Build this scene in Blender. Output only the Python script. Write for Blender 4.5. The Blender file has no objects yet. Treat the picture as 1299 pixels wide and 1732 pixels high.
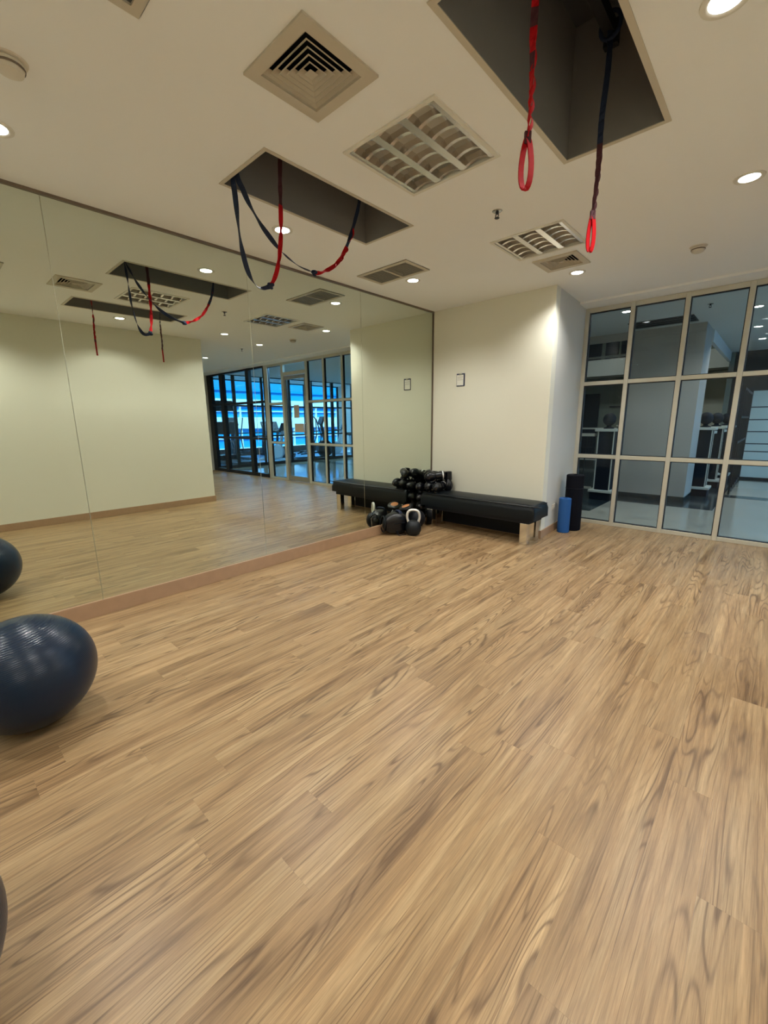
import bpy, bmesh, math, random
from mathutils import Vector, Matrix
random.seed(7)
sc = bpy.context.scene
COL = sc.collection
PI = math.pi

# ------------------------------------------------------------------ camera
H = 2.886                     # ceiling height of the studio
YG = 6.295                    # plane of the glass partition
YB = 5.021                    # back wall
XR = 4.065                    # wall opposite the mirror
cam_d = bpy.data.cameras.new('camera')
cam_d.sensor_fit = 'VERTICAL'; cam_d.sensor_height = 36.0
cam_d.lens = 36.0 * 714.77 / 1732.0
cam_d.clip_start = 0.05; cam_d.clip_end = 500
cam = bpy.data.objects.new('camera', cam_d); COL.objects.link(cam)
_f = Vector((-0.66166278, 0.72024385, -0.20844942)); _r = Vector((0.7378752, 0.67485743, -0.01037489)); _u = Vector((-0.13320119, 0.16067434, 0.97797812))
m = Matrix((_r, _u, -_f)).transposed().to_4x4(); m.translation = Vector((3.6573635, 0.0, 1.4325))
cam.matrix_world = m
sc.camera = cam

# ------------------------------------------------------------------ exposure, sky, sun
sc.view_settings.view_transform = 'Standard'; sc.view_settings.look = 'None'
sc.view_settings.exposure = 0.42; sc.view_settings.gamma = 1.0; sc.view_settings.use_curve_mapping = False
LAMP_W = 80.0
LAMP_COL = (1.0, 0.985, 0.945)
w = bpy.data.worlds.new('sky'); sc.world = w; w.use_nodes = True
bg = w.node_tree.nodes['Background']
bg.inputs['Color'].default_value = (0.035, 0.46, 1.0, 1); bg.inputs['Strength'].default_value = 1.9
sd = bpy.data.lights.new('sun', 'SUN'); sd.energy = 10.0; sd.angle = 0.01; sd.color = (1.0, 0.97, 0.92)
so = bpy.data.objects.new('sun', sd); COL.objects.link(so)
so.rotation_euler = Vector((0.72, 0.25, -0.75)).to_track_quat('-Z', 'Y').to_euler()
sc.cycles.max_bounces = 10; sc.cycles.transparent_max_bounces = 16; sc.cycles.glossy_bounces = 6
sc.cycles.sample_clamp_indirect = 6.0; sc.cycles.caustics_reflective = True; sc.cycles.caustics_refractive = False

# ------------------------------------------------------------------ materials
def lin(c):
    return tuple((x / 255 / 12.92) if x / 255 <= 0.04045 else ((x / 255 + 0.055) / 1.055) ** 2.4 for x in c)
def mat(name, rgb, rough=0.5, metal=0.0, emit=None, estr=0.0, bump=0.0, bscale=60.0, var=0.0, spec=0.5, vscale=3.0):
    mt = bpy.data.materials.new(name); mt.use_nodes = True
    nt = mt.node_tree; b = nt.nodes['Principled BSDF']; c = lin(rgb)
    b.inputs['Base Color'].default_value = (*c, 1); b.inputs['Roughness'].default_value = rough
    b.inputs['Metallic'].default_value = metal; b.inputs['Specular IOR Level'].default_value = spec
    if emit:
        b.inputs['Emission Color'].default_value = (*emit, 1); b.inputs['Emission Strength'].default_value = estr
    tc = nt.nodes.new('ShaderNodeTexCoord')
    if bump:
        n = nt.nodes.new('ShaderNodeTexNoise'); n.inputs['Scale'].default_value = bscale; n.inputs['Detail'].default_value = 4
        nt.links.new(tc.outputs['Object'], n.inputs['Vector'])
        bp = nt.nodes.new('ShaderNodeBump'); bp.inputs['Strength'].default_value = bump; bp.inputs['Distance'].default_value = 0.004
        nt.links.new(n.outputs['Fac'], bp.inputs['Height']); nt.links.new(bp.outputs['Normal'], b.inputs['Normal'])
    if var:
        n = nt.nodes.new('ShaderNodeTexNoise'); n.inputs['Scale'].default_value = vscale; n.inputs['Detail'].default_value = 5
        nt.links.new(tc.outputs['Object'], n.inputs['Vector'])
        mx = nt.nodes.new('ShaderNodeMix'); mx.data_type = 'RGBA'
        mx.inputs[6].default_value = (*[x * (1 - var) for x in c], 1); mx.inputs[7].default_value = (*[min(1, x * (1 + var)) for x in c], 1)
        nt.links.new(n.outputs['Fac'], mx.inputs[0]); nt.links.new(mx.outputs[2], b.inputs['Base Color'])
    return mt
def glass(name, tint, refl=0.013):
    mt = bpy.data.materials.new(name); mt.use_nodes = True; nt = mt.node_tree; nt.nodes.clear()
    o = nt.nodes.new('ShaderNodeOutputMaterial'); mx = nt.nodes.new('ShaderNodeMixShader')
    t = nt.nodes.new('ShaderNodeBsdfTransparent'); t.inputs['Color'].default_value = (*tint, 1)
    g = nt.nodes.new('ShaderNodeBsdfGlossy'); g.inputs['Roughness'].default_value = 0.0; g.inputs['Color'].default_value = (0.9, 0.95, 1, 1)
    lw = nt.nodes.new('ShaderNodeLayerWeight'); lw.inputs['Blend'].default_value = 0.5
    p = nt.nodes.new('ShaderNodeMath'); p.operation = 'POWER'; p.inputs[1].default_value = 5
    s = nt.nodes.new('ShaderNodeMath'); s.operation = 'MULTIPLY_ADD'; s.inputs[1].default_value = 0.8; s.inputs[2].default_value = refl
    nt.links.new(lw.outputs['Facing'], p.inputs[0]); nt.links.new(p.outputs[0], s.inputs[0]); nt.links.new(s.outputs[0], mx.inputs[0])
    nt.links.new(t.outputs[0], mx.inputs[1]); nt.links.new(g.outputs[0], mx.inputs[2]); nt.links.new(mx.outputs[0], o.inputs['Surface'])
    return mt
def wood_floor():
    mt = bpy.data.materials.new('oak_plank'); mt.use_nodes = True; nt = mt.node_tree; N = nt.nodes.new; L = nt.links.new
    b = nt.nodes['Principled BSDF']; b.inputs['Roughness'].default_value = 0.37; b.inputs['Specular IOR Level'].default_value = 0.42
    tc = N('ShaderNodeTexCoord'); oi = N('ShaderNodeObjectInfo')
    off = N('ShaderNodeVectorMath'); off.operation = 'MULTIPLY'; cb = N('ShaderNodeCombineXYZ')
    for i in range(3): L(oi.outputs['Random'], cb.inputs[i])
    L(cb.outputs[0], off.inputs[0]); off.inputs[1].default_value = (371.0, 913.0, 57.0)
    add = N('ShaderNodeVectorMath'); add.operation = 'ADD'; L(tc.outputs['Object'], add.inputs[0]); L(off.outputs[0], add.inputs[1])
    def noise(sx, sy, det, rough=0.55, dist=0.0):
        mp = N('ShaderNodeMapping'); mp.inputs['Scale'].default_value = (sx, sy, 1); L(add.outputs[0], mp.inputs['Vector'])
        n = N('ShaderNodeTexNoise'); n.inputs['Scale'].default_value = 1.0; n.inputs['Detail'].default_value = det
        n.inputs['Roughness'].default_value = rough; n.inputs['Distortion'].default_value = dist; L(mp.outputs[0], n.inputs['Vector']); return n.outputs['Fac']
    def math_(op, a, c=None, d=None):
        q = N('ShaderNodeMath'); q.operation = op
        for i, v in enumerate((a, c, d)):
            if v is None: continue
            if isinstance(v, (int, float)): q.inputs[i].default_value = v
            else: L(v, q.inputs[i])
        return q.outputs[0]
    def mix(f, a, c, mode='MIX'):
        q = N('ShaderNodeMix'); q.data_type = 'RGBA'; q.blend_type = mode
        for s, v in ((0, f), (6, a), (7, c)):
            if isinstance(v, (int, float)): q.inputs[s].default_value = v
            elif isinstance(v, tuple): q.inputs[s].default_value = (*v, 1)
            else: L(v, q.inputs[s])
        return q.outputs[2]
    def ramp(v, lo, hi, smooth=True):
        q = N('ShaderNodeMapRange'); q.interpolation_type = 'SMOOTHSTEP' if smooth else 'LINEAR'; q.inputs[1].default_value = lo; q.inputs[2].default_value = hi; L(v, q.inputs[0]); return q.outputs[0]
    fig = noise(6.0, 0.5, 2.0, 0.5, 0.35)
    rings = math_('MULTIPLY_ADD', math_('SINE', math_('MULTIPLY', fig, 135.0)), 0.5, 0.5)
    rmask = math_('MULTIPLY', math_('POWER', rings, 5.0), math_('MULTIPLY_ADD', ramp(noise(8, 1.4, 2), 0.42, 0.64), 0.66, 0.10))
    broad = noise(13, 0.9, 5, 0.6, 0.6); streak = noise(75, 1.5, 6, 0.75, 0.2); fibre = noise(420, 11, 3, 0.65); pore = noise(170, 1.7, 3, 0.6)
    rp = N('ShaderNodeValToRGB'); L(broad, rp.inputs[0])
    rp.color_ramp.elements[0].position = 0.27; rp.color_ramp.elements[0].color = (*lin((126, 98, 67)), 1)
    rp.color_ramp.elements[1].position = 0.75; rp.color_ramp.elements[1].color = (*lin((188, 160, 120)), 1)
    e = rp.color_ramp.elements.new(0.47); e.color = (*lin((164, 133, 95)), 1)
    c = mix(rmask, rp.outputs[0], lin((94, 70, 47)))
    def grey(v):
        q = N('ShaderNodeCombineColor'); [L(v, q.inputs[i]) for i in range(3)]; return q.outputs[0]
    c = mix(0.9, c, grey(math_('MULTIPLY_ADD', ramp(streak, 0.28, 0.72, False), 0.62, 0.66)), 'MULTIPLY')
    c = mix(0.9, c, grey(math_('MULTIPLY_ADD', ramp(fibre, 0.3, 0.7, False), 0.34, 0.80)), 'MULTIPLY')
    c = mix(math_('MULTIPLY', ramp(pore, 0.56, 0.70), 0.55), c, lin((96, 72, 48)))
    c = mix(1.0, c, grey(math_('MULTIPLY_ADD', oi.outputs['Random'], 0.14, 0.85)), 'MULTIPLY'); L(c, b.inputs['Base Color'])
    bp = N('ShaderNodeBump'); bp.inputs['Strength'].default_value = 0.12; bp.inputs['Distance'].default_value = 0.001; L(streak, bp.inputs['Height']); L(bp.outputs[0], b.inputs['Normal'])
    return mt
M = {}
M['wall'] = mat('cream_wall_paint', (224, 222, 205), 0.62, bump=0.12, bscale=35, var=0.012, vscale=1.2)
M['ceil'] = mat('ceiling_paint', (240, 240, 237), 0.8, bump=0.05, bscale=60)
M['greywall'] = mat('grey_wall_paint', (205, 204, 196), 0.7, bump=0.05)
M['wood'] = wood_floor()
M['base'] = mat('skirting_wood', (168, 136, 106), 0.45, bump=0.1, bscale=40, var=0.12, vscale=14)
M['mirror'] = mat('mirror_silver', (219, 226, 214), 0.0, 1.0)
M['trim'] = mat('bronze_trim', (118, 104, 90), 0.4, 0.3)
M['alu'] = mat('champagne_aluminium', (206, 203, 188), 0.38, 0.35)
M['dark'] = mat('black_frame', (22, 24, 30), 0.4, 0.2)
M['steel'] = mat('brushed_steel', (190, 190, 186), 0.25, 0.9)
M['chrome'] = mat('polished_steel', (225, 222, 214), 0.12, 1.0)
M['glass'] = glass('partition_glass', (0.90, 0.95, 0.965))
M['bglass'] = glass('blue_window_glass', (0.62, 0.84, 0.98))
M['handle'] = mat('satin_steel_handle', (236, 236, 232), 0.4, 0.6)
M['white'] = mat('white_metal', (222, 218, 205), 0.45)
M['vent'] = mat('vent_enamel', (196, 186, 166), 0.5)
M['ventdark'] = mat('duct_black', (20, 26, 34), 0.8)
M['hatch'] = mat('hatch_board', (128, 124, 120), 0.75, bump=0.05, var=0.05)
M['hatchtop'] = mat('slab_concrete', (70, 70, 74), 0.9, bump=0.2)
M['blacksteel'] = mat('black_steel', (28, 30, 36), 0.5, 0.4)
M['reflector'] = mat('louvre_aluminium', (224, 217, 208), 0.27, 0.85)
M['tube'] = mat('lamp_tube', (225, 228, 230), 0.3)
M['lens'] = mat('lit_lens', (255, 255, 255), 0.5, emit=(1.0, 0.97, 0.92), estr=14.0)
M['panel_lit'] = mat('lit_panel', (255, 255, 255), 0.5, emit=(0.42, 0.72, 1.0), estr=190.0)
M['panel_lobby'] = mat('lit_lobby_panel', (255, 255, 255), 0.5, emit=(0.26, 0.57, 1.0), estr=125.0)  # blue glow stands in for daylight on the pillar side and lobby ceiling
M['plastic'] = mat('white_plastic', (214, 206, 190), 0.45)
M['leather'] = mat('black_leather', (8, 15, 20), 0.42, bump=0.15, bscale=160, spec=0.3)
M['pvc'] = mat('black_vinyl', (9, 11, 18), 0.27, bump=0.10, bscale=90, spec=0.5)
M['rubber'] = mat('black_rubber', (10, 13, 22), 0.55, spec=0.3)
M['iron'] = mat('cast_iron', (20, 24, 28), 0.5, 0.3, bump=0.2, bscale=120)
M['navy'] = mat('navy_webbing', (18, 34, 62), 0.75, bump=0.4, bscale=500)
M['red'] = mat('red_webbing', (176, 16, 24), 0.6, bump=0.2, bscale=500, spec=0.15)
M['maroon'] = mat('maroon_webbing', (72, 28, 36), 0.7, bump=0.4, bscale=500)
M['blue'] = mat('blue_foam', (24, 84, 150), 0.7, bump=0.2, bscale=200)
M['blackfoam'] = mat('black_foam', (7, 9, 20), 0.85, bump=0.2, bscale=200, spec=0.2)
M['tan'] = mat('tan_leather', (176, 112, 62), 0.55, bump=0.1)
M['stripe'] = mat('white_tape', (214, 216, 214), 0.5)
M['paper'] = mat('white_paper', (232, 230, 218), 0.7)
M['kraft'] = mat('beige_notice_paper', (190, 176, 158), 0.8)
M['clip'] = mat('navy_board', (36, 46, 78), 0.5)
M['tile'] = mat('polished_tile', (166, 156, 138), 0.10, var=0.10, vscale=1.4)
M['darktile'] = mat('dark_tile', (44, 52, 54), 0.14, var=0.15)
M['pillar'] = mat('pillar_paint', (168, 160, 148), 0.7, bump=0.05, var=0.03)
M['stone'] = mat('pale_stone', (196, 194, 180), 0.5, var=0.08)
M['darkstone'] = mat('dark_granite', (16, 22, 32), 0.65, var=0.2, vscale=20, spec=0.2)
M['teal'] = mat('far_wall', (112, 120, 110), 0.8, var=0.1)
M['tealdark'] = mat('dark_shopfront', (20, 26, 36), 0.4)
M['palepanel'] = mat('pale_panel', (206, 218, 210), 0.4)
M['carpet'] = mat('blue_grey_gym_floor', (150, 186, 214), 0.4, bump=0.1)
M['machine'] = mat('machine_dark', (26, 34, 44), 0.45)
M['machinew'] = mat('machine_white', (214, 220, 224), 0.4)
M['facade'] = mat('white_facade', (240, 240, 236), 0.7)
M['facadeglass'] = mat('facade_blue_glass', (28, 150, 200), 0.3)
M['asphalt'] = mat('ground', (120, 124, 126), 0.9)

# ball: moulded ridges
mt = mat('navy_ball_vinyl', (7, 30, 52), 0.28, spec=0.4); nt = mt.node_tree
tc = nt.nodes.new('ShaderNodeTexCoord'); sx = nt.nodes.new('ShaderNodeSeparateXYZ'); nt.links.new(tc.outputs['Object'], sx.inputs[0])
mm = nt.nodes.new('ShaderNodeMath'); mm.operation = 'MULTIPLY'; mm.inputs[1].default_value = 420; nt.links.new(sx.outputs['Z'], mm.inputs[0])
sn = nt.nodes.new('ShaderNodeMath'); sn.operation = 'SINE'; nt.links.new(mm.outputs[0], sn.inputs[0])
pw = nt.nodes.new('ShaderNodeMath'); pw.operation = 'POWER'; pw.inputs[1].default_value = 6; ab = nt.nodes.new('ShaderNodeMath'); ab.operation = 'ABSOLUTE'
nt.links.new(sn.outputs[0], ab.inputs[0]); nt.links.new(ab.outputs[0], pw.inputs[0])
bp = nt.nodes.new('ShaderNodeBump'); bp.inputs['Strength'].default_value = 0.35; bp.inputs['Distance'].default_value = 0.002
nt.links.new(pw.outputs[0], bp.inputs['Height']); nt.links.new(bp.outputs[0], nt.nodes['Principled BSDF'].inputs['Normal'])
M['ball'] = mt

# ------------------------------------------------------------------ mesh helpers
class MB:
    def __init__(s): s.v = []; s.f = []
    def add(s, vs, fs):
        o = len(s.v); s.v += [tuple(x) for x in vs]; s.f += [tuple(i + o for i in f) for f in fs]; return s
    def box(s, x0, x1, y0, y1, z0, z1):
        return s.add([(x0, y0, z0), (x1, y0, z0), (x1, y1, z0), (x0, y1, z0), (x0, y0, z1), (x1, y0, z1), (x1, y1, z1), (x0, y1, z1)],
                     [(0, 3, 2, 1), (4, 5, 6, 7), (0, 1, 5, 4), (1, 2, 6, 5), (2, 3, 7, 6), (3, 0, 4, 7)])
    def prism(s, poly, z0, z1):
        n = len(poly)
        return s.add([(x, y, z0) for x, y in poly] + [(x, y, z1) for x, y in poly],
                     [tuple(range(n - 1, -1, -1)), tuple(range(n, 2 * n))] + [(i, (i + 1) % n, n + (i + 1) % n, n + i) for i in range(n)])
    def prism_axis(s, prof, axis, a0, a1):          # profile (p, z) swept along x or y
        n = len(prof); P = (lambda p, z, a: (a, p, z)) if axis == 'x' else (lambda p, z, a: (p, a, z))
        return s.add([P(p, z, a0) for p, z in prof] + [P(p, z, a1) for p, z in prof],
                     [tuple(range(n - 1, -1, -1)), tuple(range(n, 2 * n))] + [(i, (i + 1) % n, n + (i + 1) % n, n + i) for i in range(n)])
    def lathe(s, prof, n=24, c=(0, 0, 0), mtx=None):  # prof (r, z), capped where r = 0
        vs = []; fs = []; rings = []
        for r, z in prof:
            if r < 1e-6: rings.append([len(vs)]); vs.append(Vector((0, 0, z)))
            else:
                rings.append(list(range(len(vs), len(vs) + n))); vs += [Vector((r * math.cos(2 * PI * i / n), r * math.sin(2 * PI * i / n), z)) for i in range(n)]
        for a, b in zip(rings, rings[1:]):
            for i in range(n):
                j = (i + 1) % n
                if len(a) == 1 and len(b) == 1: continue
                if len(a) == 1: fs.append((a[0], b[j], b[i]))
                elif len(b) == 1: fs.append((a[i], a[j], b[0]))
                else: fs.append((a[i], a[j], b[j], b[i]))
        if mtx is not None: vs = [mtx @ v for v in vs]
        return s.add([v + Vector(c) for v in vs], fs)
    def tube(s, pts, r, n=10, closed=False):
        pts = [Vector(p) for p in pts]; rs = r if isinstance(r, (list, tuple)) else [r] * len(pts); k = len(pts)
        up = None; vs = []; fs = []
        for i, p in enumerate(pts):
            t = ((pts[(i + 1) % k] - pts[i - 1]) if closed else (pts[min(i + 1, k - 1)] - pts[max(i - 1, 0)])).normalized()
            if up is None: up = Vector((0, 0, 1)) if abs(t.z) < 0.9 else Vector((1, 0, 0))
            a = t.cross(up).normalized(); up = a.cross(t).normalized()
            vs += [p + rs[i] * (math.cos(2 * PI * j / n) * a + math.sin(2 * PI * j / n) * up) for j in range(n)]
        for i in range(k if closed else k - 1):
            o, q = i * n, ((i + 1) % k) * n
            fs += [(o + j, o + (j + 1) % n, q + (j + 1) % n, q + j) for j in range(n)]
        if not closed: fs += [tuple(range(n - 1, -1, -1)), tuple(range((k - 1) * n, k * n))]
        return s.add(vs, fs)
    def bar(s, a, b, w, d=None):                     # square bar between two points
        a, b = Vector(a), Vector(b); d = d or w; t = (b - a).normalized(); up = Vector((0, 0, 1)) if abs(t.z) < 0.9 else Vector((0, 1, 0))
        x = t.cross(up).normalized(); y = x.cross(t).normalized()
        vs = [p + sx_ * x * w / 2 + sy_ * y * d / 2 for p in (a, b) for sx_, sy_ in ((-1, -1), (1, -1), (1, 1), (-1, 1))]
        return s.add(vs, [(0, 1, 2, 3), (7, 6, 5, 4), (0, 4, 5, 1), (1, 5, 6, 2), (2, 6, 7, 3), (3, 7, 4, 0)])
    def ellipsoid(s, c, r, n=20, k=12, mtx=None, fn=None):
        vs = [Vector((0, 0, 1))]; fs = []
        for i in range(1, k):
            a = PI * i / k
            vs += [Vector((math.sin(a) * math.cos(2 * PI * j / n), math.sin(a) * math.sin(2 * PI * j / n), math.cos(a))) for j in range(n)]
        vs.append(Vector((0, 0, -1))); e = len(vs) - 1
        fs += [(0, 1 + j, 1 + (j + 1) % n) for j in range(n)]
        for i in range(k - 2):
            o = 1 + i * n; fs += [(o + j, o + n + j, o + n + (j + 1) % n, o + (j + 1) % n) for j in range(n)]
        o = 1 + (k - 2) * n; fs += [(o + (j + 1) % n, o + j, e) for j in range(n)]
        if fn: vs = [fn(v) for v in vs]
        vs = [Vector((v.x * r[0], v.y * r[1], v.z * r[2])) for v in vs]
        if mtx is not None: vs = [mtx @ v for v in vs]
        return s.add([v + Vector(c) for v in vs], fs)
    def ribbon(s, pts, wdt, thk=0.003, twist=(0.0, 0.0), side=(1, 0.2, 0), wob=0.0):
        pts = [Vector(p) for p in pts]; k = len(pts); vs = []; fs = []; side = Vector(side)
        for i, p in enumerate(pts):
            t = (pts[min(i + 1, k - 1)] - pts[max(i - 1, 0)]).normalized(); a = (side - side.dot(t) * t).normalized(); b = t.cross(a)
            u = i / max(1, k - 1); th = twist[0] + (twist[1] - twist[0]) * u + wob * math.sin(u * 19)
            x = math.cos(th) * a + math.sin(th) * b; y = -math.sin(th) * a + math.cos(th) * b
            vs += [p + sx_ * x * wdt / 2 + sy_ * y * thk / 2 for sx_, sy_ in ((-1, -1), (1, -1), (1, 1), (-1, 1))]
        for i in range(k - 1):
            o = 4 * i; fs += [(o + j, o + (j + 1) % 4, o + 4 + (j + 1) % 4, o + 4 + j) for j in range(4)]
        fs += [(3, 2, 1, 0), tuple(range(4 * k - 4, 4 * k))]
        return s.add(vs, fs)
    def mesh(s, name, m_, smooth=None, bevel=0.0, seg=2):
        me = bpy.data.meshes.new(name); me.from_pydata(s.v, [], s.f)
        bm = bmesh.new(); bm.from_mesh(me); bmesh.ops.recalc_face_normals(bm, faces=bm.faces)
        if bevel: bmesh.ops.bevel(bm, geom=bm.edges[:], offset=bevel, segments=seg, affect='EDGES', profile=0.5, clamp_overlap=True)
        bm.to_mesh(me); bm.free()
        if smooth is not None:
            me.polygons.foreach_set('use_smooth', [True] * len(me.polygons)); me.set_sharp_from_angle(angle=math.radians(smooth))
        me.materials.append(m_); return me
    def build(s, name, m_, parent=None, smooth=None, bevel=0.0, seg=2, loc=None, rot=None):
        o = bpy.data.objects.new(name, s.mesh(name, m_, smooth, bevel, seg)); COL.objects.link(o)
        if parent: o.parent = parent
        if loc: o.location = loc
        if rot: o.rotation_euler = rot
        return o
def tag(o, label, cat, group=None):
    o['label'] = label; o['category'] = cat
    if group: o['group'] = group
    return o
def struct(o): o['kind'] = 'structure'; return o
def stuff(o): o['kind'] = 'stuff'; return o
def thing(name, label, cat, loc=(0, 0, 0), rz=0.0, group=None):
    o = bpy.data.objects.new(name, None); COL.objects.link(o); o.location = loc; o.rotation_euler = (0, 0, rz); o.empty_display_size = 0.1
    return tag(o, label, cat, group)
def copy_tree(o, parent=None):
    c = o.copy(); COL.objects.link(c)
    if parent: c.parent = parent
    for ch in list(o.children): copy_tree(ch, c)
    return c
def spline(pts, n=6):
    P = [Vector(p) for p in pts]; P = [2 * P[0] - P[1]] + P + [2 * P[-1] - P[-2]]; out = []
    for i in range(1, len(P) - 2):
        for k in range(n):
            t = k / n; a, b, c, d = P[i - 1:i + 3]
            out.append(0.5 * ((2 * b) + (c - a) * t + (2 * a - 5 * b + 4 * c - d) * t * t + (3 * b - a - 3 * c + d) * t ** 3))
    out.append(P[-2]); return out
B = lambda *a: MB().box(*a)

# ================================================================== STRUCTURE
YS = -1.6; XE = 9.40
fl = struct(MB().prism([(0, YS), (XR, YS), (XR, 3.666), (XE, 3.666), (XE, YG + 0.06), (0, YG + 0.06)], -0.06, -0.008).build('floor', M['base']))
# planks: 0.15 m wide, 1.285 m long, laid parallel to the mirror
known = {17: .606, 18: 1.451, 19: 1.595, 12: .85, 16: .83, 21: 1.27, 22: .85, 23: 1.845}
PW, PL = 0.15, 1.285; mesh_cache = {}
for i in range(-1, 63):
    x0, x1 = max(0.0, 0.064 + PW * i), min(XE, 0.064 + PW * (i + 1))
    if x1 - x0 < 0.02: continue
    ylo = YS if x0 < XR - 0.02 else 3.666
    if x0 < XR < x1: ylo = YS
    off = known.get(i, random.uniform(0, PL)); y = off - PL * math.ceil((off - ylo) / PL)
    while y < YG + 0.03:
        a, b = max(y, ylo), min(y + PL, YG + 0.045); y += PL
        if b - a < 0.03: continue
        key = (round(x1 - x0, 3), round(b - a, 3))
        if key not in mesh_cache:
            hx, hy = (x1 - x0) / 2, (b - a) / 2; g = 0.00015
            mesh_cache[key] = MB().add([(-hx, -hy, -.008), (hx, -hy, -.008), (hx, hy, -.008), (-hx, hy, -.008), (-hx + g, -hy + g, 0), (hx - g, -hy + g, 0), (hx - g, hy - g, 0), (-hx + g, hy - g, 0)],
                [(4, 5, 6, 7), (0, 1, 5, 4), (1, 2, 6, 5), (2, 3, 7, 6), (3, 0, 4, 7)]).mesh('plank', M['wood'])
        o = bpy.data.objects.new('plank', mesh_cache[key]); COL.objects.link(o); o.parent = fl
        o.location = ((x0 + x1) / 2, (a + b) / 2, -random.uniform(0, 0.0002))

# ceiling with rectangular openings
HOLES = {'A': (1.793, 2.187, 1.192, 1.581), 'B': (1.699, 2.297, 1.848, 2.453), 'C': (0.926, 1.394, 1.540, 2.787), 'D': (2.563, 3.038, 1.497, 2.768),
         'E': (0.300, 0.930, 3.300, 3.655), 'F': (1.690, 2.272, 3.500, 4.040), 'G': (1.755, 2.142, 4.175, 4.545), 'T': (1.743, 2.341, 0.191, 0.789)}
xs = sorted({-0.1, XE + 0.1, *[h[0] for h in HOLES.values()], *[h[1] for h in HOLES.values()]}); ys = sorted({YS - 0.1, YG - 0.345, *[h[2] for h in HOLES.values()], *[h[3] for h in HOLES.values()]})
mb = MB()
for a, b in zip(xs, xs[1:]):
    for c, d in zip(ys, ys[1:]):
        cx_, cy_ = (a + b) / 2, (c + d) / 2
        if not any(h[0] < cx_ < h[1] and h[2] < cy_ < h[3] for h in HOLES.values()):
            mb.add([(a, c, H), (b, c, H), (b, d, H), (a, d, H)], [(0, 1, 2, 3)])
struct(mb.build('ceiling', M['ceil']))
struct(B(-0.1, XE + 0.1, YG - 0.345, YG + 0.05, H - 0.024, H + 0.06).build('trim_1', M['ceil']))      # lowered soffit in front of the glass

struct(B(-0.15, -0.006, YS - 0.1, YB + 0.15, 0, H).build('wall_left', M['wall']))
struct(MB().prism([(-0.15, YB), (1.660, YB), (1.650, 5.17), (-0.15, 5.17)], 0, H).build('wall_back', M['wall']))
struct(MB().prism([(1.650, 5.17), (1.572, 6.34), (1.40, 6.34), (1.40, 5.17)], 0, H).build('wall_corner', M['greywall']))
struct(MB().prism([(XR, YS - 0.1), (XR, 3.666), (XE, 3.666), (XE, 3.5), (XR + 0.16, 3.5), (XR + 0.16, YS - 0.1)], 0, H).build('wall_right', M['wall']))
struct(B(-0.15, XR + 0.16, YS - 0.12, YS, 0, H).build('wall_front', M['wall']))
struct(B(XE - 0.06, XE + 0.06, 3.5, YG, 0, H).build('wall_far', M['greywall']))
# skirtings
def skirting(name, poly): struct(MB().prism(poly, 0, 0.1).build(name, M['base'], bevel=0.003))
struct(B(-0.006, 0.016, YS, YB, 0, 0.1215).build('baseboard_left', M['base'], bevel=0.003))
skirting('baseboard_back', [(0.016, YB - 0.014), (1.66, YB - 0.014), (1.66, YB), (0.016, YB)])
skirting('baseboard_corner', [(1.674, YB - 0.014), (1.588, 6.26), (1.574, 6.26), (1.66, YB - 0.014)])
skirting('baseboard_right', [(XR - 0.014, YS), (XR, YS), (XR, 3.666), (XR - 0.014, 3.68)])

# ------------------------------------------------------------------ wall mirror
mr = thing('wall_mirror', 'wall-to-wall mirror of tall joined panels above the wooden skirting', 'mirror', (0, 1.7, 0.1224))
for a, b in ((YS + 0.01, -0.66), (-0.66, 0.778), (0.778, 2.215), (2.215, 3.629), (3.629, 5.005)):
    B(-0.0055, 0.0, a + 0.0012 - 1.7, b - 0.0012 - 1.7, 0.0, H - 0.1224 - 0.018).build('mirror_panel', M['mirror'], mr, bevel=0.001, seg=1)
B(-0.0055, 0.012, YS - 1.7, 5.02 - 1.7, H - 0.1224 - 0.018, H - 0.1224).build('top_trim', M['trim'], mr)
B(-0.0055, 0.010, 5.007 - 1.7, 5.0205 - 1.7, 0, H - 0.1224 - 0.018).build('edge_trim', M['trim'], mr)

# ------------------------------------------------------------------ glass partitions
def partition(name, bounds, zt, rails, fm, axis='x', at=YG, fw=0.05, dp=0.07, gm=None, base=0.05, skip=(), topw=0.055):
    """bounds: list of (centre, width) of the uprights"""
    gm = gm or M['glass']
    o = bpy.data.objects.new(name, None); COL.objects.link(o); struct(o)
    bx = (lambda a, b, c, d, z0, z1: B(a, b, at + c, at + d, z0, z1)) if axis == 'x' else (lambda a, b, c, d, z0, z1: B(at + c, at + d, a, b, z0, z1))
    for c, wd in bounds: bx(c - wd / 2, c + wd / 2, -dp / 2, dp / 2, 0, zt).build('mullion', fm, o, bevel=0.003, seg=1)
    for i, ((c0, w0), (c1, w1)) in enumerate(zip(bounds, bounds[1:])):
        a, b = c0 + w0 / 2, c1 - w1 / 2
        if i in skip: continue
        lv = [(0.0, base)] + [(r - fw / 2, r + fw / 2) for r in rails] + [(zt - topw, zt)]
        for z0, z1 in lv: bx(a, b, -dp / 2 + 0.004, dp / 2 - 0.004, z0, z1).build('rail', fm, o, bevel=0.002, seg=1)
        for (z0, z1), (z2, z3) in zip(lv, lv[1:]):
            bx(a, b, -0.004, 0.004, z1, z2).build('pane', gm, o)
            if fm is M['alu']: MB().box(a, a + 0.009, at - 0.012, at + 0.034, z1, z2).box(b - 0.009, b, at - 0.012, at + 0.034, z1, z2).box(a + 0.009, b - 0.009, at - 0.012, at + 0.034, z1, z1 + 0.007).box(a + 0.009, b - 0.009, at - 0.012, at + 0.034, z2 - 0.009, z2).build('reveal_shade', M['dark'], o)  # dark strips round each pane stand in for shade in the frame reveal
    return o
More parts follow.
